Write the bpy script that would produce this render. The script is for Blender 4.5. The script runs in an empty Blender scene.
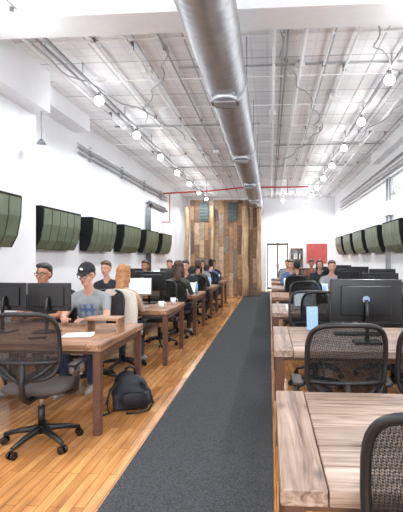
import bpy, bmesh, math, random
from mathutils import Vector, Matrix, Euler
random.seed(7)
C = bpy.context.scene.collection
V = Vector

# ------------------------------------------------------------------ materials
def lin(c):
    return tuple(((x/255.0)/12.92 if x/255.0 <= 0.04045 else ((x/255.0+0.055)/1.055)**2.4) for x in c)

def new_mat(name):
    m = bpy.data.materials.new(name); m.use_nodes = True
    nt = m.node_tree
    return m, nt, nt.nodes["Principled BSDF"]

def M(name, rgb, rough=0.6, metal=0.0, var=0.08, scale=12.0, emis=0.0, bump=0.0, spec=0.5):
    m, nt, b = new_mat(name)
    c = lin(rgb)
    b.inputs['Roughness'].default_value = rough
    b.inputs['Metallic'].default_value = metal
    b.inputs['Specular IOR Level'].default_value = spec
    tc = nt.nodes.new('ShaderNodeTexCoord')
    nz = nt.nodes.new('ShaderNodeTexNoise'); nz.inputs['Scale'].default_value = scale
    nz.inputs['Detail'].default_value = 4
    cr = nt.nodes.new('ShaderNodeValToRGB')
    cr.color_ramp.elements[0].position = 0.3; cr.color_ramp.elements[1].position = 0.7
    cr.color_ramp.elements[0].color = tuple(x*(1-var) for x in c)+(1,)
    cr.color_ramp.elements[1].color = tuple(min(1, x*(1+var)) for x in c)+(1,)
    nt.links.new(tc.outputs['Object'], nz.inputs['Vector'])
    nt.links.new(nz.outputs['Fac'], cr.inputs['Fac'])
    nt.links.new(cr.outputs['Color'], b.inputs['Base Color'])
    if emis > 0:
        nt.links.new(cr.outputs['Color'], b.inputs['Emission Color'])
        b.inputs['Emission Strength'].default_value = emis
    if bump > 0:
        bp = nt.nodes.new('ShaderNodeBump'); bp.inputs['Strength'].default_value = bump
        bp.inputs['Distance'].default_value = 0.01
        nt.links.new(nz.outputs['Fac'], bp.inputs['Height'])
        nt.links.new(bp.outputs['Normal'], b.inputs['Normal'])
    return m

def wood_mat(name, dark, mid, light, axis='X', rough=0.55, gscale=1.0, bump=0.25, knots=False):
    m, nt, b = new_mat(name)
    b.inputs['Roughness'].default_value = rough
    tc = nt.nodes.new('ShaderNodeTexCoord')
    mp = nt.nodes.new('ShaderNodeMapping')
    s = {'X': (1.6, 26, 26), 'Y': (26, 1.6, 26), 'Z': (26, 26, 1.6)}[axis]
    mp.inputs['Scale'].default_value = tuple(q*gscale for q in s)
    nz = nt.nodes.new('ShaderNodeTexNoise'); nz.inputs['Scale'].default_value = 1.0
    nz.inputs['Detail'].default_value = 8; nz.inputs['Distortion'].default_value = 1.6 if knots else 0.8
    cr = nt.nodes.new('ShaderNodeValToRGB')
    e = cr.color_ramp.elements
    e[0].position = 0.28; e[0].color = lin(dark)+(1,)
    e[1].position = 0.72; e[1].color = lin(light)+(1,)
    q = e.new(0.46); q.color = lin(mid)+(1,)
    big = nt.nodes.new('ShaderNodeTexNoise'); big.inputs['Scale'].default_value = 3.5
    mx = nt.nodes.new('ShaderNodeMix'); mx.data_type = 'RGBA'; mx.blend_type = 'OVERLAY'
    mx.inputs['Factor'].default_value = 0.45
    L = nt.links.new
    L(tc.outputs['Object'], mp.inputs['Vector']); L(mp.outputs['Vector'], nz.inputs['Vector'])
    L(tc.outputs['Object'], big.inputs['Vector'])
    L(nz.outputs['Fac'], cr.inputs['Fac'])
    L(cr.outputs['Color'], mx.inputs['A']); L(big.outputs['Fac'], mx.inputs['B'])
    last = mx.outputs['Result']
    if knots:
        mk = nt.nodes.new('ShaderNodeMapping')
        mk.inputs['Scale'].default_value = (3.2, 7, 7) if axis == 'X' else (7, 3.2, 7)
        vo = nt.nodes.new('ShaderNodeTexVoronoi'); vo.inputs['Scale'].default_value = 1.0
        L(tc.outputs['Object'], mk.inputs['Vector']); L(mk.outputs['Vector'], vo.inputs['Vector'])
        kr = nt.nodes.new('ShaderNodeValToRGB')
        kr.color_ramp.elements[0].position = 0.05; kr.color_ramp.elements[0].color = (0.2, 0.15, 0.12, 1)
        kr.color_ramp.elements[1].position = 0.2; kr.color_ramp.elements[1].color = (1, 1, 1, 1)
        L(vo.outputs['Distance'], kr.inputs['Fac'])
        mm = nt.nodes.new('ShaderNodeMix'); mm.data_type = 'RGBA'; mm.blend_type = 'MULTIPLY'; mm.inputs['Factor'].default_value = 0.85
        L(last, mm.inputs['A']); L(kr.outputs['Color'], mm.inputs['B']); last = mm.outputs['Result']
    L(last, b.inputs['Base Color'])
    bp = nt.nodes.new('ShaderNodeBump'); bp.inputs['Strength'].default_value = bump
    bp.inputs['Distance'].default_value = 0.004
    L(nz.outputs['Fac'], bp.inputs['Height']); L(bp.outputs['Normal'], b.inputs['Normal'])
    return m

def floor_mat():
    m, nt, b = new_mat('hardwood_floor')
    L = nt.links.new
    tc = nt.nodes.new('ShaderNodeTexCoord')
    mp = nt.nodes.new('ShaderNodeMapping'); mp.inputs['Rotation'].default_value = (0, 0, math.pi/2)
    br = nt.nodes.new('ShaderNodeTexBrick')
    br.inputs['Scale'].default_value = 1.0
    br.inputs['Brick Width'].default_value = 0.8
    br.inputs['Row Height'].default_value = 0.07
    br.inputs['Mortar Size'].default_value = 0.0018
    br.inputs['Color1'].default_value = lin((212, 156, 98))+(1,)
    br.inputs['Color2'].default_value = lin((178, 120, 68))+(1,)
    br.inputs['Mortar'].default_value = lin((108, 66, 34))+(1,)
    nz = nt.nodes.new('ShaderNodeTexNoise'); nz.inputs['Scale'].default_value = 1.0; nz.inputs['Detail'].default_value = 7
    m2 = nt.nodes.new('ShaderNodeMapping'); m2.inputs['Scale'].default_value = (22, 2.2, 1)
    mx = nt.nodes.new('ShaderNodeMix'); mx.data_type = 'RGBA'; mx.blend_type = 'OVERLAY'
    mx.inputs['Factor'].default_value = 0.7
    nb = nt.nodes.new('ShaderNodeTexNoise'); nb.inputs['Scale'].default_value = 1.9; nb.inputs['Detail'].default_value = 4
    cb = nt.nodes.new('ShaderNodeValToRGB')
    cb.color_ramp.elements[0].position = .35; cb.color_ramp.elements[0].color = (.36, .36, .36, 1)
    cb.color_ramp.elements[1].position = .65; cb.color_ramp.elements[1].color = (.64, .64, .64, 1)
    mx2 = nt.nodes.new('ShaderNodeMix'); mx2.data_type = 'RGBA'; mx2.blend_type = 'OVERLAY'
    mx2.inputs['Factor'].default_value = 0.55
    L(tc.outputs['Object'], mp.inputs['Vector']); L(mp.outputs['Vector'], br.inputs['Vector'])
    L(tc.outputs['Object'], m2.inputs['Vector']); L(m2.outputs['Vector'], nz.inputs['Vector'])
    L(tc.outputs['Object'], nb.inputs['Vector']); L(nb.outputs['Fac'], cb.inputs['Fac'])
    L(br.outputs['Color'], mx.inputs['A']); L(nz.outputs['Fac'], mx.inputs['B'])
    L(mx.outputs['Result'], mx2.inputs['A']); L(cb.outputs['Color'], mx2.inputs['B'])
    L(mx2.outputs['Result'], b.inputs['Base Color'])
    b.inputs['Roughness'].default_value = 0.22
    return m

def ceiling_mat():
    m, nt, b = new_mat('pressed_tin_ceiling')
    L = nt.links.new
    tc = nt.nodes.new('ShaderNodeTexCoord')
    def brick(w, h, mort, c1, c2, cm):
        br = nt.nodes.new('ShaderNodeTexBrick'); br.offset = 0.0
        br.inputs['Scale'].default_value = 1.0
        br.inputs['Brick Width'].default_value = w; br.inputs['Row Height'].default_value = h
        br.inputs['Mortar Size'].default_value = mort
        br.inputs['Color1'].default_value = lin(c1)+(1,); br.inputs['Color2'].default_value = lin(c2)+(1,)
        br.inputs['Mortar'].default_value = lin(cm)+(1,)
        L(tc.outputs['Object'], br.inputs['Vector'])
        return br
    b1 = brick(0.62, 0.62, 0.012, (248, 249, 251), (232, 234, 238), (186, 188, 192))
    b2 = brick(0.207, 0.207, 0.016, (255, 255, 255), (248, 248, 249), (236, 237, 239))
    mx = nt.nodes.new('ShaderNodeMix'); mx.data_type = 'RGBA'; mx.blend_type = 'MULTIPLY'
    mx.inputs['Factor'].default_value = 0.8
    L(b1.outputs['Color'], mx.inputs['A']); L(b2.outputs['Color'], mx.inputs['B'])
    nb = nt.nodes.new('ShaderNodeTexNoise'); nb.inputs['Scale'].default_value = 2.0; nb.inputs['Detail'].default_value = 7
    L(tc.outputs['Object'], nb.inputs['Vector'])
    cb = nt.nodes.new('ShaderNodeValToRGB')
    cb.color_ramp.elements[0].position = .35; cb.color_ramp.elements[0].color = (.42, .42, .42, 1)
    cb.color_ramp.elements[1].position = .65; cb.color_ramp.elements[1].color = (.66, .66, .66, 1)
    L(nb.outputs['Fac'], cb.inputs['Fac'])
    mx2 = nt.nodes.new('ShaderNodeMix'); mx2.data_type = 'RGBA'; mx2.blend_type = 'OVERLAY'
    mx2.inputs['Factor'].default_value = 0.5
    L(mx.outputs['Result'], mx2.inputs['A']); L(cb.outputs['Color'], mx2.inputs['B'])
    L(mx2.outputs['Result'], b.inputs['Base Color'])
    bp = nt.nodes.new('ShaderNodeBump'); bp.inputs['Strength'].default_value = 0.35; bp.inputs['Distance'].default_value = 0.02
    L(mx.outputs['Result'], bp.inputs['Height']); L(bp.outputs['Normal'], b.inputs['Normal'])
    b.inputs['Roughness'].default_value = 0.5
    return m

def carpet_mat():
    m, nt, b = new_mat('charcoal_carpet')
    L = nt.links.new
    tc = nt.nodes.new('ShaderNodeTexCoord')
    nz = nt.nodes.new('ShaderNodeTexNoise'); nz.inputs['Scale'].default_value = 110; nz.inputs['Detail'].default_value = 5
    cr = nt.nodes.new('ShaderNodeValToRGB')
    cr.color_ramp.elements[0].position = 0.35; cr.color_ramp.elements[0].color = lin((54, 56, 58))+(1,)
    cr.color_ramp.elements[1].position = 0.68; cr.color_ramp.elements[1].color = lin((82, 84, 87))+(1,)
    L(tc.outputs['Object'], nz.inputs['Vector']); L(nz.outputs['Fac'], cr.inputs['Fac'])
    L(cr.outputs['Color'], b.inputs['Base Color'])
    bp = nt.nodes.new('ShaderNodeBump'); bp.inputs['Strength'].default_value = 0.35; bp.inputs['Distance'].default_value = 0.004
    L(nz.outputs['Fac'], bp.inputs['Height']); L(bp.outputs['Normal'], b.inputs['Normal'])
    b.inputs['Roughness'].default_value = 0.95
    b.inputs['Specular IOR Level'].default_value = 0.15
    return m

def meshback_mat(name, rgb):
    m, nt, b = new_mat(name)
    L = nt.links.new
    b.inputs['Base Color'].default_value = lin(rgb)+(1,)
    b.inputs['Roughness'].default_value = 0.8; b.inputs['Specular IOR Level'].default_value = 0.2
    tr = nt.nodes.new('ShaderNodeBsdfTransparent')
    mix = nt.nodes.new('ShaderNodeMixShader')
    tc = nt.nodes.new('ShaderNodeTexCoord')
    mp = nt.nodes.new('ShaderNodeMapping'); mp.inputs['Rotation'].default_value = (0, math.radians(45), 0)
    ck = nt.nodes.new('ShaderNodeTexChecker'); ck.inputs['Scale'].default_value = 160
    ck.inputs['Color1'].default_value = (0.95, 0.95, 0.95, 1); ck.inputs['Color2'].default_value = (0.68, 0.68, 0.68, 1)
    L(tc.outputs['Object'], mp.inputs['Vector']); L(mp.outputs['Vector'], ck.inputs['Vector'])
    L(ck.outputs['Color'], mix.inputs[0])
    L(b.outputs[0], mix.inputs[2]); L(tr.outputs[0], mix.inputs[1])
    L(mix.outputs[0], nt.nodes['Material Output'].inputs['Surface'])
    return m

def green_mat():
    m, nt, b = new_mat('green_slatted_screen')
    L = nt.links.new
    tc = nt.nodes.new('ShaderNodeTexCoord')
    nz = nt.nodes.new('ShaderNodeTexNoise'); nz.inputs['Scale'].default_value = 3
    cr = nt.nodes.new('ShaderNodeValToRGB')
    cr.color_ramp.elements[0].color = lin((70, 82, 64))+(1,)
    cr.color_ramp.elements[1].color = lin((122, 134, 106))+(1,)
    L(tc.outputs['Object'], nz.inputs['Vector']); L(nz.outputs['Fac'], cr.inputs['Fac'])
    L(cr.outputs['Color'], b.inputs['Base Color'])
    b.inputs['Roughness'].default_value = 0.42
    return m

WALL = M('white_painted_plaster', (238, 241, 245), 0.7, var=0.02, scale=3, bump=0.05)
TRIM = M('white_trim_paint', (234, 236, 239), 0.5, var=0.02)
FLOOR = floor_mat(); CEIL = ceiling_mat(); CARPET = carpet_mat()
TW = wood_mat('table_wood_crosswise', (88, 60, 42), (144, 104, 76), (180, 140, 106), 'X')
TWY = wood_mat('table_wood_lengthwise', (88, 60, 42), (144, 104, 76), (180, 140, 106), 'Y')
RW = wood_mat('rustic_wood_crosswise', (76, 58, 47), (140, 116, 100), (182, 160, 142), 'X', rough=0.42, bump=0.6, knots=True)
RWY = wood_mat('rustic_wood_lengthwise', (76, 58, 47), (138, 114, 98), (178, 156, 138), 'Y', rough=0.42, bump=0.6, knots=True)
LEGW = M('dark_wood_leg', (96, 64, 47), 0.5, var=0.2, scale=20)
BLK = M('black_plastic', (22, 22, 24), 0.45, var=0.1)
BLK2 = M('black_gloss_plastic', (16, 17, 19), 0.25, var=0.1)
BLK3 = M('black_matte_case', (22, 23, 24), 0.8, var=0.1, spec=0.2)
SEATM = M('black_seat_fabric', (38, 36, 37), 0.9, var=0.15, scale=60)
BROWNSEAT = M('brown_grey_seat_fabric', (70, 62, 60), 0.85, var=0.12, scale=60)
CREAM = M('cream_fabric', (222, 212, 200), 0.9, var=0.06, scale=30)
MESHB = meshback_mat('chair_mesh_black', (28, 27, 28)); MESHBR = meshback_mat('chair_mesh_brown', (52, 46, 44))
METAL = M('galvanised_steel', (190, 192, 196), 0.34, 0.8, var=0.12, scale=6)
METALD = M('steel_dark', (128, 130, 134), 0.4, 0.8, var=0.1)
PIPEW = M('white_conduit', (240, 241, 243), 0.5, 0.0, var=0.05)
PIPEG = M('grey_conduit', (164, 166, 170), 0.5, 0.2, var=0.08)
RED = M('red_painted_pipe', (196, 58, 56), 0.4, var=0.08)
BULB = M('bulb_glow', (255, 252, 246), 0.4, emis=18, var=0.0)
GREEN = green_mat()
SCRW = M('lit_screen', (225, 238, 245), 0.3, emis=0.9, var=0.05)
SCRB = M('lit_screen_blue', (120, 150, 190), 0.3, emis=0.6, var=0.5, scale=14)
ALU = M('aluminium', (190, 192, 196), 0.3, 0.8, var=0.05)
WHITEP = M('white_paper', (240, 240, 238), 0.8, var=0.02)
BLUEP = M('pale_blue_plastic', (150, 185, 225), 0.4, var=0.05)
LOGO = M('logo_blue', (130, 146, 172), 0.3, var=0.1)
SKINL = M('skin_light', (206, 156, 134), 0.5, var=0.05, scale=30)
SKINM = M('skin_medium', (172, 120, 94), 0.5, var=0.05, scale=30)
LIP = M('lips', (164, 90, 82), 0.4)
EYEW = M('eye_white', (205, 198, 192), 0.3, var=0.0)
IRIS = M('eye_iris', (40, 30, 24), 0.2)
HBLK = M('hair_black', (24, 21, 20), 0.45, var=0.3, scale=60, bump=0.5)
HBRN = M('hair_brown', (74, 46, 32), 0.45, var=0.3, scale=60, bump=0.5)
HBLO = M('hair_blonde', (170, 118, 76), 0.5, var=0.35, scale=40, bump=0.6)
GREYT = M('grey_heather_cloth', (142, 146, 150), 0.9, var=0.08, scale=60)
JEAN = M('denim', (52, 62, 84), 0.9, var=0.12, scale=60)
DKCL = M('dark_cloth', (40, 42, 48), 0.9, var=0.15, scale=50)
OLIVE = M('olive_cloth', (78, 80, 68), 0.9, var=0.12, scale=50)
TANCL = M('tan_cloth', (194, 166, 142), 0.9, var=0.08, scale=50)
BLUECL = M('blue_cloth', (84, 108, 150), 0.9, var=0.1, scale=50)
REDCL = M('rust_cloth', (130, 80, 70), 0.9, var=0.1, scale=50)
SHOE = M('sneaker_grey', (150, 144, 140), 0.7)
CAPM = M('cap_black_cloth', (30, 31, 36), 0.85, var=0.1, scale=60)
BAGM = M('navy_nylon', (28, 31, 42), 0.6, var=0.2, scale=30, bump=0.2)
DRK = M('dark_door_frame', (96, 76, 62), 0.5)
GLS = M('glowing_frosted_glass', (226, 230, 238), 0.3, emis=1.4, var=0.3, scale=4)  # door glass emits by itself, standing in for light from beyond the door

# ------------------------------------------------------------------ mesh builder
class MB:
    def __init__(s): s.bm = bmesh.new(); s.mats = []
    def mi(s, m):
        if m not in s.mats: s.mats.append(m)
        return s.mats.index(m)
    def _fin(s, verts, mat, smooth):
        i = s.mi(mat); fs = set()
        for v in verts:
            for f in v.link_faces: fs.add(f)
        for f in fs: f.material_index = i; f.smooth = smooth
    def box(s, c, size, mat, rot=(0, 0, 0), bev=0.0):
        mtx = Matrix.Translation(c) @ Euler(rot).to_matrix().to_4x4() @ Matrix.Diagonal((size[0], size[1], size[2], 1))
        r = bmesh.ops.create_cube(s.bm, size=1, matrix=mtx)
        vs = r['verts']
        s._fin(vs, mat, False)
        if bev > 0:
            i = s.mi(mat)
            es = list({e for v in vs for e in v.link_edges})
            rb = bmesh.ops.bevel(s.bm, geom=es, offset=bev, segments=2, affect='EDGES', profile=0.5)
            for f in rb['faces']: f.material_index = i
    def cyl(s, p0, p1, r0, mat, r1=None, seg=12, smooth=True):
        p0 = V(p0); p1 = V(p1); r1 = r0 if r1 is None else r1
        d = p1-p0; L = d.length
        if L < 1e-6: return
        q = d.to_track_quat('Z', 'Y').to_matrix().to_4x4()
        mtx = Matrix.Translation((p0+p1)/2) @ q
        r = bmesh.ops.create_cone(s.bm, cap_ends=True, segments=seg, radius1=r0, radius2=r1, depth=L, matrix=mtx)
        s._fin(r['verts'], mat, smooth)
        for v in r['verts']:
            for f in v.link_faces:
                if len(f.verts) > 4: f.smooth = False
    def sph(s, c, r, mat, rot=(0, 0, 0), seg=16, rings=10):
        if isinstance(r, (int, float)): r = (r, r, r)
        mtx = Matrix.Translation(c) @ Euler(rot).to_matrix().to_4x4() @ Matrix.Diagonal((r[0], r[1], r[2], 1))
        q = bmesh.ops.create_uvsphere(s.bm, u_segments=seg, v_segments=rings, radius=1, matrix=mtx)
        s._fin(q['verts'], mat, True)
    def caps(s, p0, p1, r0, r1, mat, seg=14):
        s.cyl(p0, p1, r0, mat, r1, seg); s.sph(p0, r0, mat, seg=seg, rings=8); s.sph(p1, r1, mat, seg=seg, rings=8)
    def tube(s, pts, r, mat, seg=8, closed=False):
        pts = [V(p) for p in pts]; n = len(pts); rings = []
        up = V((0, 0, 1))
        for i, p in enumerate(pts):
            if closed: t = pts[(i+1) % n]-pts[(i-1) % n]
            else: t = pts[min(i+1, n-1)]-pts[max(i-1, 0)]
            t.normalize()
            a = up if abs(t.dot(up)) < 0.95 else V((0, 1, 0))
            if closed: a = V((0, 1, 0)) if abs(t.y) < 0.9 else up
            u = t.cross(a).normalized(); w = t.cross(u).normalized()
            rr = r[i] if isinstance(r, (list, tuple)) else r
            rings.append([s.bm.verts.new(p+u*math.cos(k*2*math.pi/seg)*rr+w*math.sin(k*2*math.pi/seg)*rr) for k in range(seg)])
        i = s.mi(mat)
        m = n if closed else n-1
        for a in range(m):
            A = rings[a]; B = rings[(a+1) % n]
            for k in range(seg):
                f = s.bm.faces.new((A[k], A[(k+1) % seg], B[(k+1) % seg], B[k])); f.smooth = True; f.material_index = i
        if not closed:
            for R in (rings[0][::-1], rings[-1]):
                f = s.bm.faces.new(R); f.material_index = i
    def prism(s, prof, axis_vec, mat):
        a = [s.bm.verts.new(p) for p in prof]; b = [s.bm.verts.new(V(p)+V(axis_vec)) for p in prof]
        i = s.mi(mat); n = len(prof)
        fs = [s.bm.faces.new(a), s.bm.faces.new(b[::-1])]
        for k in range(n): fs.append(s.bm.faces.new((a[k], b[k], b[(k+1) % n], a[(k+1) % n])))
        for f in fs: f.material_index = i
    def mesh(s, name):
        bmesh.ops.recalc_face_normals(s.bm, faces=s.bm.faces)
        me = bpy.data.meshes.new(name); s.bm.to_mesh(me); s.bm.free()
        for m in s.mats: me.materials.append(m)
        return me
    def obj(s, name, loc=(0, 0, 0), rz=0, parent=None):
        return place(s.mesh(name), name, loc, rz, parent)

def place(me, name, loc=(0, 0, 0), rz=0, parent=None, scale=None):
    o = bpy.data.objects.new(name, me); C.objects.link(o)
    o.location = loc; o.rotation_euler = (0, 0, rz)
    if scale: o.scale = scale
    if parent: o.parent = parent
    return o

def remesh(mb, name, voxel, smooth=4, decide=None, mats=None):
    me = mb.mesh(name+'_src'); o = bpy.data.objects.new(name+'_src', me); C.objects.link(o)
    r = o.modifiers.new('r', 'REMESH'); r.mode = 'VOXEL'; r.voxel_size = voxel
    r.use_smooth_shade = True
    sm = o.modifiers.new('s', 'SMOOTH'); sm.iterations = smooth; sm.factor = 0.5
    dg = bpy.context.evaluated_depsgraph_get(); dg.update()
    out = bpy.data.meshes.new_from_object(o.evaluated_get(dg))
    out.name = name
    bpy.data.objects.remove(o)
    for p in out.polygons: p.use_smooth = True
    if mats:
        out.materials.clear()
        for m in mats: out.materials.append(m)
        for p in out.polygons: p.material_index = decide(p.center)
    return out

# ------------------------------------------------------------------ room
XL, XR, Y0, Y1, H = -3.8, 2.9, -3.0, 20.0, 4.2
def slab(name, c, size, mat, bev=0):
    b = MB(); b.box((0, 0, 0), size, mat, bev=bev); return b.obj(name, c)
slab('floor', ((XL+XR)/2, (Y0+Y1)/2, -0.05), (XR-XL+0.4, Y1-Y0+0.4, 0.1), FLOOR)
slab('ceiling', ((XL+XR)/2, (Y0+Y1)/2, H+0.05), (XR-XL+0.4, Y1-Y0+0.4, 0.1), CEIL)
slab('wall_left', (XL-0.1, (Y0+Y1)/2, H/2), (0.2, Y1-Y0, H), WALL)
slab('wall_right', (XR+0.1, (Y0+Y1)/2, H/2), (0.2, Y1-Y0, H), WALL)
DX0, DX1, DH = -0.15, 0.85, 2.15
b = MB()
b.box(((XL+DX0)/2, Y1+0.1, H/2), (DX0-XL, 0.2, H), WALL)
b.box(((XR+DX1)/2, Y1+0.1, H/2), (XR-DX1, 0.2, H), WALL)
b.box(((DX0+DX1)/2, Y1+0.1, (H+DH)/2), (DX1-DX0, 0.2, H-DH), WALL)
b.obj('wall_far')
b = MB()
for x in (DX0+0.045, (DX0+DX1)/2, DX1-0.045): b.box((x, Y1+0.08, DH/2), (0.07, 0.06, DH-.01), DRK)
for z in (0.08, DH-0.06): b.box(((DX0+DX1)/2, Y1+0.08, z), (DX1-DX0-.03, 0.055, 0.1), DRK)
b.box(((DX0+DX1)/2, Y1+0.09, DH/2), (DX1-DX0-0.03, 0.02, DH-0.03), GLS)
for s in (-.06, .06): b.cyl(((DX0+DX1)/2+s, Y1+.03, .95), ((DX0+DX1)/2+s, Y1+.03, 1.2), .012, METALD, seg=8)
b.obj('door_1')
b = MB()
W = XR-XL; cx = (XL+XR)/2
b.box((cx, Y0-0.1, 0.4), (W, 0.2, 0.8), WALL); b.box((cx, Y0-0.1, 3.95), (W, 0.2, 0.5), WALL)
for x in (XL+0.25, cx, XR-0.25): b.box((x, Y0-0.1, 2.25), (0.5, 0.2, 2.9), WALL)
b.obj('wall_back')
for k, (xa, xb) in enumerate(((XL+0.5, cx-0.25), (cx+0.25, XR-0.5))):
    b = MB()
    for x in (xa+0.03, (xa+xb)/2, xb-0.03): b.box((x, Y0-0.1, 2.25), (0.06, 0.08, 2.9), DRK)
    for z in (0.83, 2.25, 3.67): b.box(((xa+xb)/2, Y0-0.1, z), (xb-xa, 0.08, 0.06), DRK)
    b.obj('fill_window_%d' % (k+1))  # unseen windows, added to let sky fill in from behind the camera
slab('baseboard_left', (XL+0.012, (Y0+Y1)/2, 0.08), (0.024, Y1-Y0, 0.16), TRIM)
slab('baseboard_right', (XR-0.012, (Y0+Y1)/2, 0.08), (0.024, Y1-Y0, 0.16), TRIM)
slab('ceiling_beam', (cx, 4.6, 4.08), (W, 0.42, 0.26), TRIM)
slab('ceiling_soffit', (-3.52, 3.0, 3.9), (0.56, 6.6, 0.6), WALL)
slab('ceiling_soffit', (-3.64, 7.3, 4.05), (0.32, 2.0, 0.3), WALL)
slab('wall_left_pilaster', (-3.66, 2.2, 1.8), (0.28, 8.4, 3.6), WALL)
slab('ceiling_soffit', (2.8, 8.5, 4.08), (0.2, 7.0, 0.24), WALL)
slab('carpet_runner', (-0.485, 8.0, 0.005), (1.01, 22.0, 0.01), CARPET)

b = MB()
y = 5.4
while y < 19.8:
    b.box((cx, y, 4.19), (W-0.02, 0.03, 0.018), PIPEW); y += 1.24
b.obj('trim_1')
b = MB()
for x, z, r, m in ((-3.0, 4.13, .02, PIPEW), (-2.86, 4.15, .014, PIPEG), (-2.2, 4.16, .014, PIPEW), (-1.75, 4.12, .024, PIPEW), (-1.35, 4.16, .014, PIPEG),
                   (0.05, 4.12, .022, PIPEW), (0.22, 4.16, .014, PIPEG), (0.42, 4.11, .026, PIPEW), (0.75, 4.16, .014, PIPEW), (1.05, 4.13, .018, PIPEW),
                   (1.9, 4.16, .016, PIPEG), (2.15, 4.11, .026, PIPEW), (2.5, 4.15, .016, PIPEG), (-0.95, 4.13, .02, PIPEW)):
    b.cyl((x, 4.85, z), (x, 19.9, z), r, m, seg=8)
    for k in range(5): b.box((x, 6+3*k+x*.3, (z+4.2)/2), (.05, .03, 4.2-z+.03), METALD)
for (y, xa, xb) in ((6.2, -1.3, 2.4), (8.9, -3.2, -.2), (10.6, .1, 2.6), (13, -3, 2.4)):
    b.cyl((xa, y, 4.17), (xb, y, 4.17), .014, PIPEG, seg=8)
for (x, y) in ((-1.75, 6.2), (.42, 6.2), (-3.0, 8.9), (2.15, 10.6), (.05, 8.2), (-1.35, 11), (1.05, 7.4)): b.box((x, y, 4.14), (.13, .13, .08), PIPEW, bev=.008)
for (x0, x1, ya, yb) in ((-2.9, -1.8, 5.2, 9.5), (.1, .9, 5.0, 8.6), (1.0, .3, 8.6, 12.5), (2.5, 1.9, 5.5, 10), (-1.7, -1.2, 9.5, 14), (-1.3, -2.3, 5.2, 8.2), (1.2, 2.3, 5.0, 7.4)):
    n = 26; b.tube([(x0+(x1-x0)*(3*(k/n)**2-2*(k/n)**3)+.05*math.sin(k*.9), ya+(yb-ya)*k/n, 4.08-.06*abs(math.sin(k*.45))) for k in range(n+1)], .01, PIPEG, 6)
b.obj('ceiling_conduit')
b = MB()
for k, z in enumerate((3.72, 3.64, 3.54)):
    x = XL+0.05
    b.cyl((x, 8.4, z), (x, 15.9, z), .02, PIPEG if k else PIPEW, seg=8)
for (yy, z0, z1) in ((13.2, 1.0, 3.2), (13.5, 1.0, 3.15)):
    pts = [(XL+0.06, yy, z0), (XL+0.06, yy, z1-0.2), (XL+0.08, yy+0.06, z1-0.06), (XL+0.08, yy+0.2, z1), (XL+0.08, yy+2.2, z1)]
    b.tube(pts, .045, METALD, seg=10)
for yy in (9, 11, 13, 15): b.box((XL+0.03, yy, 3.63), (0.06, 0.04, 0.3), PIPEG)
b.obj('wall_conduit')
b = MB()
for k, z in enumerate((3.72, 3.62, 3.5, 3.4)):
    b.cyl((XR-0.06, 6.5, z), (XR-0.06, 18, z), .024, PIPEW if k % 2 else PIPEG, seg=8)
for yy in (10.7, 10.95): b.cyl((XR-0.06, yy, 0.2), (XR-0.06, yy, 3.4), .03, PIPEG, seg=8)
b.box((XR-0.06, 10.8, 2.65), (0.12, 0.4, 0.35), PIPEW, bev=0.01)
b.obj('wall_conduit')
b = MB()
b.tube([(-3.8, 15.2, 3.72), (-3.3, 15.2, 3.74), (-2.0, 15.2, 3.8), (-.9, 15.2, 3.9), (0, 15.2, 3.9), (1.3, 15.2, 3.9)], .026, RED, seg=8)
b.cyl((-3.5, 15.2, 3.73), (-3.5, 15.2, 2.7), .02, RED, seg=8); b.cyl((-3.5, 15.2, 2.72), (-3.8, 15.2, 2.72), .02, RED, seg=8)
for x in (-2.2, 0.6): b.cyl((x, 15.2, 3.8), (x, 15.2, 4.2), .01, METALD); b.cyl((x, 15.2, 3.88), (x, 15.2, 3.7), .014, METAL)
b.obj('sprinkler_pipe')
b = MB()
b.cyl((0, 0, 0.46), (0, 0, 0.0), .006, METALD, seg=8); b.cyl((0, 0, .46), (0, 0, .44), .03, PIPEW, seg=14)
b.cyl((0, 0, .04), (0, 0, -.03), .02, METALD, .07, 18); b.box((0.03, 0, .0), (.06, .03, .02), PIPEG, bev=.004)
b.obj('pendant_lamp', (-3.3, 6.15, 3.14))
b = MB()
b.box((0.02, 0, 0), (0.04, 0.08, 0.11), PIPEW, bev=0.008)
b.tube([(0.03, 0, 0), (0.09, 0, 0.09), (0.16, 0, 0.12), (0.22, 0, 0.07), (0.22, 0, 0.0)], .007, METALD)
b.cyl((0.22, 0, 0.0), (0.22, 0, -0.06), .022, METAL, .075, 16)
wl = b.mesh('wall_lamp'); place(wl, 'wall_lamp', (XR, 9.8, 2.9), math.pi)

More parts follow.
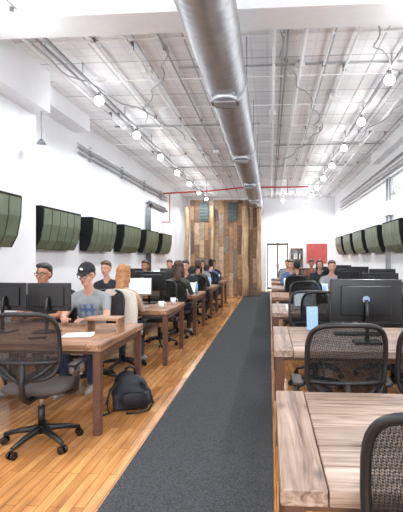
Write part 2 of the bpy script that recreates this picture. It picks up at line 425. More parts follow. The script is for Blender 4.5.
# ------------------------------------------------------------------ spiral duct
def duct():
    bm = bmesh.new(); R = 0.24; ya, yb = -2.9, 19.95; st = 0.0275; n = int((yb-ya)/st); seg = 36; pitch = 0.11
    prev = None
    for i in range(n+1):
        y = ya+i*st; ring = []
        for k in range(seg):
            a = 2*math.pi*k/seg
            ph = ((y/pitch)-a/(2*math.pi)) % 1.0
            r = R+(0.011 if ph < 0.25 else 0.0)
            ring.append(bm.verts.new((r*math.cos(a), y, r*math.sin(a))))
        if prev:
            for k in range(seg):
                f = bm.faces.new((prev[k], prev[(k+1) % seg], ring[(k+1) % seg], ring[k])); f.smooth = True
        prev = ring
    mb = MB(); mb.bm.free(); mb.bm = bm; mb.mats = [METAL]
    y = 2.2
    while y < 19:
        mb.cyl((0, y-0.03, 0), (0, y+0.03, 0), R+0.022, METAL, seg=36); y += 3.1
    y = 5.2
    while y < 19:
        mb.cyl((0, y, -R+0.03), (0, y, -R-0.06), 0.15, METAL, seg=24)
        mb.cyl((0, y, -R-0.06), (0, y, -R-0.075), 0.175, METALD, .165, seg=24)
        for q in (-.1, -.05, 0, .05, .1): mb.box((0, y+q, -R-0.08), (0.26, 0.012, 0.012), METAL)
        y += 3.1
    y = 1.0
    while y < 19:
        for sx in (-1, 1): mb.cyl((sx*0.245, y, 0), (sx*0.245, y, 0.6), .006, METALD, seg=6)
        y += 2.2
    return mb.obj('spiral_air_duct', (-0.53, 0, 3.6))
duct()

# ------------------------------------------------------------------ track lights with globe bulbs
def track(x, ys, ya, yb, segs=None):
    mb = MB(); z = 4.02
    for (a, c) in (segs or ((ya, 4.38), (4.82, yb))): mb.box((x, (a+c)/2, z), (0.035, c-a, 0.03), PIPEG)
    y = ya+0.3
    while y < yb: mb.cyl((x, y, z), (x, y, 4.2), .007, PIPEG, seg=6); y += 1.8
    for y in ys:
        mb.cyl((x, y, z-0.01), (x, y, z-0.09), .024, METALD, seg=10)
        mb.sph((x, y, z-0.145), .070, BULB, seg=18)
    o = mb.obj('track_light')
    for y in ys:
        l = bpy.data.lights.new('bulb_lamp', 'SPOT'); l.energy = 66; l.shadow_soft_size = 0.05; l.color = (0.96, 0.98, 1.0)
        l.spot_size = math.radians(172); l.spot_blend = 0.5
        q = bpy.data.objects.new('bulb_lamp', l); C.objects.link(q); q.location = (x, y, z-0.29); q.parent = o
        l = bpy.data.lights.new('bulb_glow_lamp', 'POINT'); l.energy = 7; l.shadow_soft_size = 0.05; l.color = (0.96, 0.98, 1.0)
        q = bpy.data.objects.new('bulb_glow_lamp', l); C.objects.link(q); q.location = (x, y, z-0.45); q.parent = o
track(-2.62, [-1, 1.2, 2.9, 4.3]+[6.6+1.9*i for i in range(7)], -1.5, 19.5)
track(1.62, [-1, 1.2, 2.6, 4.3]+[6.1+1.85*i for i in range(8)], -1.5, 19.5)
track(0.55, [18.6], 18.0, 19.4, ((18.0, 19.4),))  # extra short track and bulb, added to brighten the far end

# ------------------------------------------------------------------ wall screens
def wall_screen(side):
    mb = MB(); L = 1.42
    prof = [(0.02, 0, 1.62), (0.13, 0, 1.6), (0.21, 0, 1.75), (0.26, 0, 2.0), (0.27, 0, 2.26), (0.26, 0, 2.28), (0.02, 0, 2.28)]
    mb.prism([(p[0]*side, p[1], p[2]) for p in prof], (0, L, 0), BLK3)
    fp = [V((.137, 0, 1.612)), V((.214, 0, 1.75)), V((.264, 0, 2.0)), V((.274, 0, 2.24))]
    w = (L-0.08)/5
    for i in range(5):
        ya = 0.04+w*i+0.014; yb = 0.04+w*(i+1)-0.014
        for a, c in zip(fp[:-1], fp[1:]):
            d = c-a; mid = (a+c)/2; n = V((d.z, 0, -d.x)).normalized(); mid = mid+n*.006
            mb.box((mid.x*side, (ya+yb)/2, mid.z), (.012, yb-ya, d.length+.004), GREEN, rot=(0, side*math.atan2(d.x, d.z), 0))
    mb.box((0.01*side, L/2, 1.95), (0.02, 0.4, 0.3), METALD)
    return mb.mesh('wall_screen')
ml = wall_screen(1); mr = wall_screen(-1)
place(ml, 'wall_mounted_screen', (-3.52, 4.15, 0))
for i in range(5): place(ml, 'wall_mounted_screen', (XL, 6.6+1.92*i, 0))
for i in range(6): place(mr, 'wall_mounted_screen', (XR, 7.3+1.85*i, 0))

# ------------------------------------------------------------------ reclaimed wood partition & far area
def partition():
    mb = MB()
    cols = [M('reclaimed_%d' % i, c, 0.8, var=0.25, scale=9) for i, c in enumerate([(166, 132, 104), (142, 112, 88), (190, 164, 138), (122, 98, 82), (158, 144, 128), (174, 138, 102), (152, 122, 96), (136, 124, 110)])]
    x = -3.1; Y = 17.0
    while x < -0.42:
        w = random.choice((0.12, 0.16, 0.2)); z = 0
        while z < 3.6:
            h = min(random.uniform(0.4, 1.2), 3.72-z)
            mb.box((x+w/2, Y+random.uniform(-.02, .02), z+h/2), (w-0.008, 0.05, h-0.008), random.choice(cols)); z += h
            if z > 3.7: break
        x += w
    mb.box((-1.75, Y+0.06, 1.84), (2.7, 0.06, 3.68), DRK)
    post = wood_mat('log_post_wood', (130, 100, 72), (186, 156, 120), (216, 190, 156), 'Z')
    for px, r in ((-3.2, .09), (-2.2, .07), (-0.95, .13), (-0.42, .08)):
        pts = [(px+0.02*math.sin(k*1.3), Y-0.2+0.01*math.cos(k*2), k*0.43) for k in range(9)]
        mb.tube(pts, [r*(1.08-0.02*k+0.03*math.sin(k*2.1)) for k in range(9)], post, 12)
    teal = M('teal_shutter', (84, 100, 100), 0.6, var=0.15)
    for px in (-2.55, -1.45):
        mb.box((px, Y-0.07, 3.25), (0.36, 0.05, 0.7), teal)
        for k in range(6): mb.box((px, Y-0.1, 2.96+k*0.12), (0.3, 0.02, 0.03), teal, rot=(0.5, 0, 0))
    mb.obj('reclaimed_wood_partition')
partition()
b = MB()
b.box((0, 0, 0), (0.92, 0.03, 0.9), M('red_board', (188, 84, 80), 0.5, var=0.15, scale=5), bev=0.004)
b.box((0, 0.005, 0), (0.98, 0.02, 0.96), TRIM)
b.obj('red_notice_board', (2.1, Y1-0.016, 1.66))
b = MB()
b.box((0, 0, 0.5), (1.2, 0.5, 1.0), TRIM, bev=0.01); b.box((0, 0, 1.02), (1.3, 0.6, 0.04), TW, bev=0.005)
for x in (-.3, .3): b.box((x, -0.256, 0.5), (0.5, 0.01, 0.8), WALL)
b.obj('reception_counter', (1.9, 18.6, 0))
# shelving unit against the far wall between door and board
b = MB()
for x in (-.24, .24): b.box((x, 0, .95), (.03, .28, 1.9), LEGW)
for z in (.05, .5, .95, 1.4, 1.88): b.box((0, 0, z), (.46, .28, .03), TW)
bk = [REDCL, BLUEP, CREAM, DKCL, OLIVE, WHITEP]
for z in (.515, .965, 1.415):
    x = -.2
    while x < .16:
        w_ = random.uniform(.03, .06); h_ = random.uniform(.18, .3)
        b.box((x+w_/2, 0, z+h_/2), (w_-.004, .18, h_), random.choice(bk)); x += w_
b.obj('shelving_unit', (1.2, 19.84, 0))

# ------------------------------------------------------------------ tables
def table_mesh(x1, y1, rustic):
    mb = MB(); top = 0.75; th = 0.055; x0 = y0 = 0
    A, B = (RW, RWY) if rustic else (TW, TWY)
    ew = 0.15; g = 0.0035
    mb.box(((x0+ew/2), (y0+y1)/2, top-th/2), (ew-g, y1-y0, th), B, bev=0.006)
    mb.box(((x1-ew/2), (y0+y1)/2, top-th/2), (ew-g, y1-y0, th), B, bev=0.006)
    n = 6; w = (y1-y0)/n
    for i in range(n):
        dz = random.uniform(-0.003, 0.0)
        mb.box(((x0+x1)/2, y0+w*(i+.5), top-th/2+dz), (x1-x0-2*ew-g, w-g*1.5, th-0.002), A, bev=0.006)
    ap = LEGW
    i = 0.05; lz = top-th
    for yy in (y0+i, y1-i): mb.box(((x0+x1)/2, yy, lz-0.015), (x1-x0-2*i, 0.03, 0.03), ap)
    for xx in (x0+i, x1-i): mb.box((xx, (y0+y1)/2, lz-0.035), (0.03, y1-y0-2*i, 0.07), ap)
    L = .065
    for xx in (x0+i, x1-i):
        for yy in (y0+i, y1-i): mb.box((xx, yy, lz/2), (L, L, lz), ap, bev=0.004)
    return mb
LEFT_T = [3.5+2.35*i for i in range(5)]
RIGHT_T = [1.36]+[3.4+2.3*i for i in range(6)]
for y in LEFT_T:
    if y < 6.5: table_mesh(2.11, 1.2, False).obj('wooden_desk', (-3.48, y, 0))
    else: table_mesh(2.25, 1.2, False).obj('wooden_desk', (-3.62, y, 0))
for k, y in enumerate(RIGHT_T):
    table_mesh(2.5, 1.01 if k == 0 else 1.2, True if k < 2 else (k % 2 == 0)).obj('rustic_wood_desk', (0.03, y, 0))

# ------------------------------------------------------------------ office chair
def chair_mesh(kind):
    mb = MB()
    seatm = {'black': SEATM, 'brown': BROWNSEAT, 'cream': CREAM}[kind]
    for k in range(5):
        a = math.radians(90+72*k+18); d = V((math.cos(a), math.sin(a), 0))
        mb.tube([d*0.03+V((0, 0, .125)), d*0.17+V((0, 0, .105)), d*0.29+V((0, 0, .075))], [.028, .022, .016], BLK, 8)
        e = d*0.29; t = V((-d.y, d.x, 0))
        mb.cyl(e+V((0, 0, .08)), e+V((0, 0, .045)), .01, BLK, seg=8)
        for sgn in (-1, 1):
            c = e+t*0.018*sgn+V((0, 0, .03)); mb.cyl(c-t*0.009, c+t*0.009, .029, BLK2, seg=14)
    mb.cyl((0, 0, .09), (0, 0, .15), .04, BLK, .035, 14)
    mb.cyl((0, 0, .15), (0, 0, .30), .027, BLK, seg=14); mb.cyl((0, 0, .30), (0, 0, .41), .017, METAL, seg=12)
    mb.box((0, -.02, .415), (.2, .26, .04), BLK, bev=.01)
    n = 32
    def se(w, d, p=0.45):
        o = []
        for k in range(n):
            a = 2*math.pi*k/n; c, s = math.cos(a), math.sin(a)
            o.append((w*math.copysign(abs(c)**p, c), d*math.copysign(abs(s)**p, s)))
        return o
    lay = [(.20, .19, .432), (.235, .225, .438), (.25, .24, .458), (.248, .238, .478), (.23, .22, .492), (.15, .14, .494), (.03, .03, .488)]
    rings = []
    for w, d, z in lay:
        rings.append([mb.bm.verts.new((x, y+.02, z-(max(0, y-.13)*0.25))) for x, y in se(w, d)])
    mi = mb.mi(seatm)
    for r in range(len(rings)-1):
        for k in range(n):
            f = mb.bm.faces.new((rings[r][k], rings[r][(k+1) % n], rings[r+1][(k+1) % n], rings[r+1][k])); f.smooth = True; f.material_index = mi
    for R in (rings[0][::-1], rings[-1]): f = mb.bm.faces.new(R); f.material_index = mi
    zc, hh, ww = .815, .245, .24
    def by(x, z): return -.285+1.0*x*x-.14*(z-zc)-(.25*(z-zc)**2)
    def per(s):
        o = []
        for k in range(40):
            a = 2*math.pi*k/40; c, q = math.cos(a), math.sin(a)
            tap = 1.0-0.06*(1 if q < 0 else 0)*abs(q)
            x = s*ww*tap*math.copysign(abs(c)**.5, c); z = zc+s*hh*math.copysign(abs(q)**.5, q)
            o.append((x, by(x, z), z))
        return o
    rings = [[mb.bm.verts.new(p) for p in per(s)] for s in (1.0, .8, .6, .4, .2, .02)]
    padded = kind == 'cream'
    mi = mb.mi(CREAM if padded else (MESHBR if kind == 'brown' else MESHB))
    for r in range(5):
        for k in range(40):
            f = mb.bm.faces.new((rings[r][k], rings[r][(k+1) % 40], rings[r+1][(k+1) % 40], rings[r+1][k])); f.smooth = True; f.material_index = mi
    f = mb.bm.faces.new(rings[-1]); f.material_index = mi
    mb.tube(per(1.0), .016, CREAM if padded else BLK, 10, closed=True)
    if padded:
        for s, off in ((1.03, -.03), (1.03, .035)):
            R2 = [[mb.bm.verts.new((p[0], p[1]+off*(1 if i else .6), p[2]-(0.0 if p[2] > zc else .06))) for p in per(s*q)] for i, q in enumerate((1.0, .75, .5, .25, .02))]
            for r in range(4):
                for k in range(40):
                    f = mb.bm.faces.new((R2[r][k], R2[r][(k+1) % 40], R2[r+1][(k+1) % 40], R2[r+1][k])); f.smooth = True; f.material_index = mi
            f = mb.bm.faces.new(R2[-1]); f.material_index = mi
    pts = [(x, by(x, .70)-.012, .70) for x in [(-.225+.45*i/12) for i in range(13)]]
    mb.tube(pts, .014, BLK, 8)
    mb.tube([(0, -.05, .40), (0, -.2, .395), (0, -.29, .44), (0, -.315, .55), (0, by(0, .70)-.02, .70)], [.024, .024, .022, .02, .016], BLK, 10)
    for sx in (-1, 1):
        mb.tube([(sx*.02, -.31, .56), (sx*.12, by(.12, .64)-.02, .62), (sx*.215, by(.215, .70), .70)], .012, BLK, 8)
    for sx in (-1, 1):
        mb.tube([(sx*.08, .0, .415), (sx*.22, .0, .405), (sx*.275, .0, .43), (sx*.285, -.01, .52), (sx*.285, -.02, .63)], [.017, .017, .019, .02, .02], BLK, 8)
        mb.box((sx*.28, .0, .642), (.07, .24, .026), BLK, bev=.011)
    return mb.mesh('office_chair_'+kind)
CH = {k: chair_mesh(k) for k in ('black', 'brown', 'cream')}
def chair(x, y, face, kind='black', tw=0.0):
    return place(CH[kind], 'office_chair', (x, y, 0), (0 if face > 0 else math.pi)+tw)
chair(-1.79, 3.34, 1, 'brown', 0.06)
chair(-2.02, 5.02, -1); chair(-2.62, 5.04, -1)
chair(-1.93, 5.68, 1, 'cream', .03)
chair(-2.75, 5.75, 1); chair(-2.75, 3.3, 1, 'black')
for i, y in enumerate(LEFT_T[1:]):
    chair(-1.85, y+1.42, -1, tw=.1*(i % 2)); chair(-2.75, y+1.42, -1)
    if i > 0: chair(-1.72, y-.15, 1, tw=-.08); chair(-2.7, y-.15, 1)
chair(0.55, 1.42, 1, 'black', -.22)
chair(0.46, 2.98, 1, 'black', .03); chair(1.05, 3.0, 1, 'black', -.08); chair(1.75, 3.0, 1)
chair(0.50, 4.95, -1, tw=.15)
chair(1.35, 4.95, -1)
for i, y in enumerate(RIGHT_T[2:]):
    chair(0.62, y-.15, 1, tw=.1*(i % 2)); chair(1.35, y-.15, 1); chair(2.05, y-.12, 1)
    chair(0.55, y+1.42, -1, tw=-.1); chair(1.3, y+1.42, -1)

# ------------------------------------------------------------------ monitors, laptops, items
def monitor_mesh(w, h, z0, scr, frame=BLK2, logo=False):
    mb = MB(); zc = z0+h/2
    mb.box((0, 0, zc), (w, .022, h), frame, bev=.006)
    mb.box((0, .018, zc), (w*.7, .02, h*.7), frame, bev=.008)
    mb.box((0, -.0125, zc+.004), (w-.03, .002, h-.035), scr)
    mb.tube([(0, .035, zc), (0, .06, zc-.04), (0, .06, .02)], .018, frame, 8)
    mb.box((0, .05, .008), (.22, .16, .016), frame, bev=.005)
    if logo: mb.cyl((0, .028, zc+.01), (0, .031, zc+.01), .03, LOGO, seg=20)
    return mb.mesh('monitor')
BSC = M('dark_screen', (30, 32, 36), 0.15)
m_small = monitor_mesh(.42, .27, .2, BSC); m_big = monitor_mesh(.6, .36, .17, SCRB, logo=True)
m_lit = monitor_mesh(.34, .24, .18, SCRW, ALU); m_med = monitor_mesh(.5, .3, .2, BSC)
DZ = .75
place(m_small, 'computer_monitor', (-2.12, 4.1, DZ), math.pi+.08)
place(m_small, 'computer_monitor', (-2.56, 4.12, DZ), math.pi-.08)
place(m_big, 'desktop_computer', (.81, 3.8, DZ), math.pi)
place(m_lit, 'computer_monitor', (-1.86, 6.2, DZ), 0)
place(m_med, 'computer_monitor', (-1.87, 6.78, DZ), math.pi)
for i, y in enumerate(LEFT_T[2:]):
    place(m_med, 'computer_monitor', (-2.0, y+.7, DZ), math.pi+.1)
    place(m_lit if i % 2 else m_med, 'computer_monitor', (-2.8, y+.5, DZ), 0)
for i, y in enumerate(RIGHT_T[2:]):
    if i < 3: place(m_med, 'computer_monitor', (1.55, y+.62, DZ), math.pi)
    if i < 4: place(m_med, 'computer_monitor', (2.15, y+.62, DZ), math.pi)
place(m_med, 'computer_monitor', (1.9, 4.1, DZ), math.pi)

def laptop_mesh(scr, body=ALU):
    mb = MB()
    mb.box((0, 0, .009), (.32, .22, .016), body, bev=.004)
    mb.box((0, -.0, .018), (.28, .1, .002), BLK)
    mb.box((0, .15, .115), (.32, .01, .21), body, rot=(-.35, 0, 0), bev=.003)
    mb.box((0, .143, .1165), (.295, .002, .185), scr, rot=(-.35, 0, 0))
    return mb.mesh('laptop')
lp = laptop_mesh(SCRW); lpb = laptop_mesh(SCRB)
place(lp, 'laptop', (-1.65, 8.65, DZ), .05); place(lpb, 'laptop', (-1.65, 10.95, DZ)); place(lp, 'laptop', (-1.7, 13.3, DZ))
place(lp, 'laptop', (.5, 6.2, DZ), 0); place(lp, 'laptop', (.5, 10.75, DZ), 0); place(lpb, 'laptop', (.95, 8.4, DZ), 0)
b = MB()
b.box((0, 0, .115), (.11, .012, .22), BLUEP, rot=(-.15, 0, 0), bev=.005)
b.box((0, .0, .005), (.11, .09, .01), BLUEP, bev=.003)
b.obj('tablet_stand', (.42, 4.42, DZ))
b = MB()
b.box((0, 0, .125), (.34, .2, .025), TW, bev=.004)
for x in (-.15, .15): b.box((x, 0, .056), (.025, .18, .112), TW)
b.obj('wooden_monitor_riser', (-1.60, 4.18, DZ))
b = MB(); b.box((0, 0, .003), (.26, .19, .006), WHITEP); b.box((.01, .01, .009), (.25, .18, .005), WHITEP, rot=(0, 0, .12))
b.obj('paper_stack', (-1.75, 3.92, DZ), .2)
b = MB(); b.box((0, 0, .005), (.15, .075, .009), BLK2, bev=.003); b.obj('smartphone', (-2.05, 3.75, DZ), .5)
def mug(name, loc, m):
    b = MB(); b.cyl((0, 0, 0), (0, 0, .095), .036, m, .042, 20); b.cyl((0, 0, .094), (0, 0, .097), .036, HBRN, seg=20)
    b.tube([(.038, 0, .075), (.065, 0, .07), (.07, 0, .045), (.06, 0, .025), (.036, 0, .02)], .006, m); b.obj(name, loc)
mug('coffee_mug', (-1.5, 6.75, DZ), WHITEP); mug('coffee_mug', (-1.55, 6.2, DZ), WHITEP); mug('coffee_mug', (.25, 5.9, DZ), WHITEP)
b = MB(); b.cyl((0, 0, 0), (0, 0, .17), .034, BLUEP, seg=18); b.cyl((0, 0, .17), (0, 0, .2), .034, BLUEP, .016, 18); b.cyl((0, 0, .2), (0, 0, .225), .018, WHITEP, seg=12)
b.obj('water_bottle', (-1.5, 8.9, DZ))
b = MB(); b.box((0, 0, .008), (.43, .13, .014), BLK, bev=.004)
for r in range(4): b.box((0, -.042+.028*r, .0165), (.4, .02, .004), BLK2)
kb = b.mesh('keyboard'); place(kb, 'keyboard', (.81, 4.15, DZ))

def backpack():
    mb = MB()
    mb.sph((0, 0, .16), (.18, .12, .17), BAGM); mb.sph((-.03, .01, .25), (.12, .1, .11), BAGM); mb.sph((.02, -.09, .12), (.13, .06, .10), BAGM)
    mb.box((0, 0, .08), (.32, .2, .14), BAGM); mb.sph((.14, -.02, .08), (.08, .1, .075), BAGM)
    me = remesh(mb, 'bag_body', .012, 5, lambda c: 0, [BAGM])
    o = bpy.data.objects.new('backpack', None); C.objects.link(o); o.location = (-1.36, 4.2, 0.0); o.rotation_euler = (0, 0, .4)
    zmin = min(v.co.z for v in me.vertices)
    for v in me.vertices: v.co.z -= zmin
    place(me, 'bag_body', parent=o)
    s = MB()
    s.tube([(-.05, -.02, .33), (-.04, -.02, .39), (0, -.02, .41), (.04, -.02, .39), (.05, -.02, .31)], .012, BLK)
    s.tube([(.1, -.08, .27), (.17, -.14, .2), (.2, -.16, .08), (.16, -.15, .014), (.05, -.19, .012), (-.05, -.17, .012)], .013, BLK)
    s.tube([(-.1, -.06, .28), (-.19, -.1, .22), (-.22, -.1, .1), (-.2, -.12, .014), (-.26, -.16, .012)], .013, BLK)
    s.tube([(.1, -.135, .18), (0, -.16, .2), (-.09, -.135, .18)], .005, BLK)
    s.obj('straps', parent=o)
backpack()

# ------------------------------------------------------------------ people
def person(name, loc, face, skin, shirt, pants, hair, style='short', lean=.12, cap=False, glasses=False, vox=.016,
           hyaw=0.0, hpitch=0.1, tw=0.0, sleeve='short', arms='desk', sc=1.0, show_print=False, woman=False):
    root = bpy.data.objects.new(name, None); C.objects.link(root)
    root.location = loc; root.rotation_euler = (0, 0, (0 if face > 0 else math.pi)+tw); root.scale = (sc, sc, sc)
    sw = .165 if woman else .185
    def Ln(p): return V((p[0], p[1]+lean*max(0, p[2]-.6), p[2]))
    mb = MB(); reg = []
    MATS = [shirt, skin, pants, SHOE, BLUECL]
    def cap_(p0, p1, r0, r1, mi, ext=0):
        mb.caps(p0, p1, r0, r1, shirt); reg.append((V(p0), V(p1), r0, r1, mi))
    def ell(c, r, mi):
        mb.sph(c, r, shirt, seg=20, rings=14); reg.append((V(c)-V((r[0]*.5, 0, 0)), V(c)+V((r[0]*.5, 0, 0)), min(r[1], r[2]), min(r[1], r[2]), mi))
    ell(Ln((0, -.05, .575)), (.175, .135, .105), 2)
    ell(Ln((0, -.06, .70)), (.14 if woman else .155, .115, .12), 0)
    ell(Ln((0, -.06, .84)), (.145 if woman else .165, .115, .14), 0)
    ell(Ln((0, -.055, .93)), (.155 if woman else .18, .115, .12), 0)
    cap_(Ln((-sw+.03, -.06, .995)), Ln((sw-.03, -.06, .995)), .062, .062, 0)
    for s in (-1, 1):
        cap_(Ln((s*.03, -.06, 1.06)), Ln((s*(sw-.02), -.06, 1.01)), .045, .05, 0)
        if woman: ell(Ln((s*.07, .035, .90)), (.06, .05, .06), 0)
    nb = Ln((0, -.055, 1.04)); nt_ = Ln((0, -.03, 1.15))
    cap_(nb, nt_, .056, .052, 1)
    hands = []
    for s in (-1, 1):
        sh = Ln((s*sw, -.06, .99)); el = V((s*(sw+.06), .10+lean*.3, .79))
        wr = V((s*.13, .345+lean*.2, .805)) if arms == 'desk' else V((s*.16, .28, .66))
        mid = sh.lerp(el, .62)
        cap_(sh, mid, .056, .047, 0)
        cap_(mid, el, .047 if sleeve == 'long' else .043, .04, 0 if sleeve == 'long' else 1)
        fm = el.lerp(wr, .85)
        cap_(el, fm, .041, .029, 0 if sleeve == 'long' else 1)
        cap_(fm, wr, .027, .025, 1)
        hands.append((s, wr, (wr-el).normalized()))
        hip = V((s*.09, -.03, .565)); kn = V((s*.12, .40, .545)); an = V((s*.115, .36+.08*s, .10))
        cap_(hip, kn, .088, .062, 2)
        cap_(kn, an, .06, .04, 2)
        cap_(an+V((0, -.02, -.045)), an+V((s*.015, .15, -.055)), .042, .035, 3)
        cap_(an, an+V((0, 0, -.03)), .041, .041, 3)
    def decide(c):
        best = 1e9; bi = 0
        for a, b_, r0, r1, mi in reg:
            d = b_-a; L2 = d.length_squared; t = max(0, min(1, (c-a).dot(d)/L2)) if L2 > 0 else 0
            q = (c-a-d*t).length-(r0+(r1-r0)*t)
            if q < best: best = q; bi = mi
        if show_print and bi == 0 and abs(c.x) < .09 and c.y > -.02 and .80 < c.z < .93 and (math.sin(c.x*90)+math.cos(c.z*80)) > -.4: return 4
        return bi
    me = remesh(mb, 'body', vox, 6, decide, MATS)
    zmin = min(v.co.z for v in me.vertices)
    place(me, 'body', (0, 0, -zmin if zmin < .02 else 0), parent=root)
    hm = MB()
    for s, wr, d in hands:
        d = V((d.x, d.y, 0)).normalized(); side = V((d.y, -d.x, 0)) * s
        pal = wr+d*.05+V((0, 0, -.012))
        ang = math.atan2(d.y, d.x)
        hm.sph(pal, (.052, .04, .016), skin, rot=(0, 0, ang), seg=14, rings=8)
        for k, (o, L) in enumerate(((-.028, .068), (-.010, .078), (.009, .073), (.027, .058))):
            p0 = pal+d*.038+side*o; p1 = p0+d*L*.45+V((0, 0, .004)); p2 = p1+d*L*.3+V((0, 0, -.010)); p3 = p2+d*L*.2+V((0, 0, -.012))
            hm.caps(p0, p1, .0092, .0085, skin, 8); hm.caps(p1, p2, .0085, .0078, skin, 8); hm.caps(p2, p3, .0078, .0068, skin, 8)
        t0 = pal-d*.015-side*.03; t1 = t0-side*.022+d*.03; t2 = t1+d*.03-side*.004+V((0, 0, -.006))
        hm.caps(t0, t1, .013, .010, skin, 8); hm.caps(t1, t2, .010, .008, skin, 8)
    hm.obj('hands', parent=root)
    he = bpy.data.objects.new('head', None); C.objects.link(he); he.parent = root
    he.location = Ln((0, -.012, 1.245)); he.rotation_euler = (-hpitch, 0, hyaw)
    h = MB()
    h.sph((0, -.012, .035), (.074, .094, .088), skin, seg=20, rings=14); h.sph((0, .022, -.028), (.060, .066, .078), skin, seg=20, rings=14)
    h.sph((0, .058, -.085), (.030, .026, .024), skin); h.caps((0, .082, .012), (0, .100, -.026), .009, .014, skin)
    for s in (-1, 1):
        h.sph((s*.076, -.004, -.005), (.012, .02, .032), skin, rot=(0, 0, s*.3)); h.caps((s*.012, .078, .026), (s*.05, .064, .026), .011, .011, skin)
        h.sph((s*.036, .058, -.03), (.024, .024, .022), skin); h.caps((s*.05, -.0, -.05), (s*.022, .055, -.088), .018, .018, skin)
    h.sph((0, .078, -.058), (.024, .014, .014), skin)
    hme = remesh(h, 'face', .0065 if vox < .02 else .009, 3, lambda c: 0, [skin])
    place(hme, 'face', parent=he)
    f = MB()
    for s in (-1, 1):
        f.sph((s*.031, .0745, .003), (.0125, .012, .008), EYEW, seg=10, rings=8); f.sph((s*.031, .0825, .002), (.006, .005, .006), IRIS, seg=8, rings=6)
        f.caps((s*.016, .088, .026), (s*.046, .076, .028), .0042, .0034, hair, 6)
    f.caps((-.018, .088, -.056), (.018, .088, -.056), .005, .005, LIP, 6); f.caps((-.011, .090, -.063), (.011, .090, -.063), .006, .006, LIP, 6)
    if glasses:
        for s in (-1, 1):
            f.tube([(s*.032+.024*math.cos(a*math.pi/6), .101, .002+.018*math.sin(a*math.pi/6)) for a in range(12)], .0028, BLK2, 6, closed=True)
            f.cyl((s*.056, .10, .006), (s*.078, .0, .01), .0025, BLK2, seg=6)
        f.cyl((-.009, .102, .006), (.009, .102, .006), .0025, BLK2, seg=6)
    f.obj('face_features', parent=he)
    hh = MB()
    hh.sph((0, -.03, .052), (.084, .092, .086), hair, seg=20, rings=14)
    hh.sph((0, -.052, .005), (.078, .062, .075), hair, seg=18, rings=12)
    if not cap: hh.sph((.012, .03, .098), (.062, .052, .03), hair, rot=(-.25, 0, 0)); hh.sph((-.03, .035, .09), (.042, .045, .025), hair)
    if style == 'long':
        hh.sph((0, -.062, -.05), (.084, .050, .11), hair, seg=18, rings=12); hh.sph((.01, -.082, -.15), (.062, .036, .11), hair, seg=18, rings=12)
        hh.sph((-.03, -.08, -.19), (.034, .03, .09), hair, seg=12, rings=10); hh.sph((.04, -.08, -.2), (.03, .028, .08), hair, seg=12, rings=10)
        for s in (-1, 1):
            hh.caps((s*.068, -.0, .05), (s*.078, -.0, -.10), .026, .022, hair); hh.caps((s*.074, -.02, -.08), (s*.055, -.045, -.2), .026, .016, hair)
    if style == 'bun': hh.sph((0, -.12, .10), (.042, .04, .04), hair)
    place(remesh(hh, 'hair', .008 if vox < .02 else .011, 2, lambda c: 0, [hair]), 'hair', parent=he)
    if cap:
        c = MB(); seg = 28; rings = []
        for i in range(9):
            t = i/8*math.pi/2; z = .045+.098*math.sin(t); r = math.cos(t)
            rings.append([c.bm.verts.new(((.090*r+.0005)*math.cos(k*2*math.pi/seg), -.012+(.110*r+.0005)*math.sin(k*2*math.pi/seg), z)) for k in range(seg)])
        mi = c.mi(CAPM)
        for a in range(8):
            for k in range(seg):
                q = c.bm.faces.new((rings[a][k], rings[a][(k+1) % seg], rings[a+1][(k+1) % seg], rings[a+1][k])); q.smooth = True; q.material_index = mi
        c.sph((0, -.012, .144), .008, CAPM)
        R2 = []
        for j in range(5):
            u = j/4; row = []
            for k in range(13):
                a = math.radians(-62+124*k/12)
                x = math.sin(a)*.088*(1-.05*u); y = -.012+math.cos(a)*.108+.070*u*math.cos(a*1.1)
                row.append(c.bm.verts.new((x, y, .052-.012*u-.05*(x/.09)**2*u*.4)))
            R2.append(row)
        for j in range(4):
            for k in range(12):
                q = c.bm.faces.new((R2[j][k], R2[j][k+1], R2[j+1][k+1], R2[j+1][k])); q.smooth = True; q.material_index = mi
        c.sph((0, .095, .088), (.02, .006, .014), WHITEP)
        co = c.obj('baseball_cap', parent=he)
        so = co.modifiers.new('s', 'SOLIDIFY'); so.thickness = .004
    return root

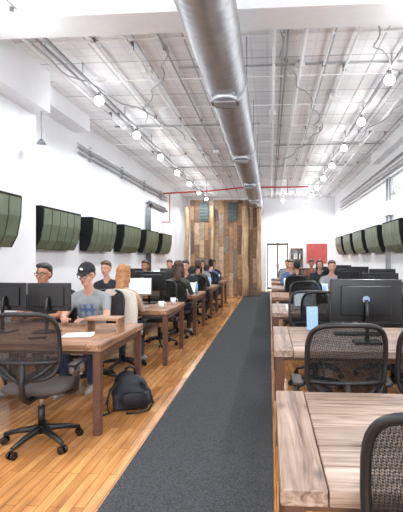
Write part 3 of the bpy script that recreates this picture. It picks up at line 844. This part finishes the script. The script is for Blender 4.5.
person('man_in_cap', (-2.07, 4.98, 0), -1, SKINL, GREYT, JEAN, HBRN, cap=True, glasses=True, lean=.22, hpitch=.22, hyaw=-.1, vox=.013, show_print=True, sc=1.02)
person('man_with_glasses', (-2.66, 5.03, 0), -1, SKINM, DKCL, DKCL, HBLK, glasses=True, lean=.05, hpitch=0.0, vox=.015, sc=1.02)
person('blonde_woman', (-1.92, 5.64, 0), 1, SKINL, TANCL, JEAN, HBLO, style='long', lean=.08, vox=.015, woman=True, sleeve='long', sc=1.0, hyaw=-.25)
person('woman_with_dark_hair', (-1.70, 8.07, 0), 1, SKINL, OLIVE, DKCL, HBRN, style='long', lean=.08, vox=.016, woman=True, sleeve='long', sc=1.03)
far = [(-1.85, 9.6, -1, SKINL, DKCL, HBLK, 'short', 0), (-1.72, 10.42, 1, SKINM, OLIVE, HBRN, 'short', 0), (-1.85, 11.97, -1, SKINL, GREYT, HBRN, 'long', 1),
       (-1.72, 12.77, 1, SKINL, BLUECL, HBLK, 'bun', 1), (-1.85, 14.3, -1, SKINM, DKCL, HBLK, 'short', 0), (-2.75, 9.6, -1, SKINM, GREYT, HBLK, 'short', 0),
       (-2.75, 11.97, -1, SKINL, TANCL, HBRN, 'short', 0), (-2.75, 7.27, -1, SKINL, DKCL, HBRN, 'short', 0),
       (0.62, 10.18, 1, SKINM, DKCL, HBLK, 'short', 0), (0.55, 11.72, -1, SKINL, BLUECL, HBRN, 'short', 0), (1.3, 11.72, -1, SKINL, DKCL, HBRN, 'long', 1),
       (1.3, 9.42, -1, SKINL, GREYT, HBRN, 'short', 0), (0.55, 14.02, -1, SKINL, GREYT, HBLK, 'short', 0), (1.3, 14.02, -1, SKINM, REDCL, HBLK, 'short', 0)]
for i, (x, y, fc, sk, sh, hr, st, wm) in enumerate(far):
    person('seated_woman' if wm else 'seated_man', (x, y-.0, 0), fc, sk, sh, DKCL, hr, style=st, lean=.1, vox=.024, woman=bool(wm), sleeve='long', sc=1.03)

# ------------------------------------------------------------------ world + camera
w = bpy.data.worlds.new('World'); bpy.context.scene.world = w; w.use_nodes = True
nt = w.node_tree; bg = nt.nodes['Background']
bg.inputs['Color'].default_value = (0.88, 0.94, 1.0, 1); bg.inputs['Strength'].default_value = 7.0

cam = bpy.data.cameras.new('camera'); co = bpy.data.objects.new('camera', cam); C.objects.link(co)
co.location = (0, 0, 1.46); co.rotation_euler = (math.radians(90), 0, math.radians(4))
cam.sensor_fit = 'HORIZONTAL'; cam.sensor_width = 36; cam.lens = 440/403*36
cam.shift_x = -0.0935; cam.shift_y = 0.005; cam.clip_start = 0.05
bpy.context.scene.camera = co
bpy.context.scene.view_settings.view_transform = 'Standard'
bpy.context.scene.view_settings.exposure = 0.22
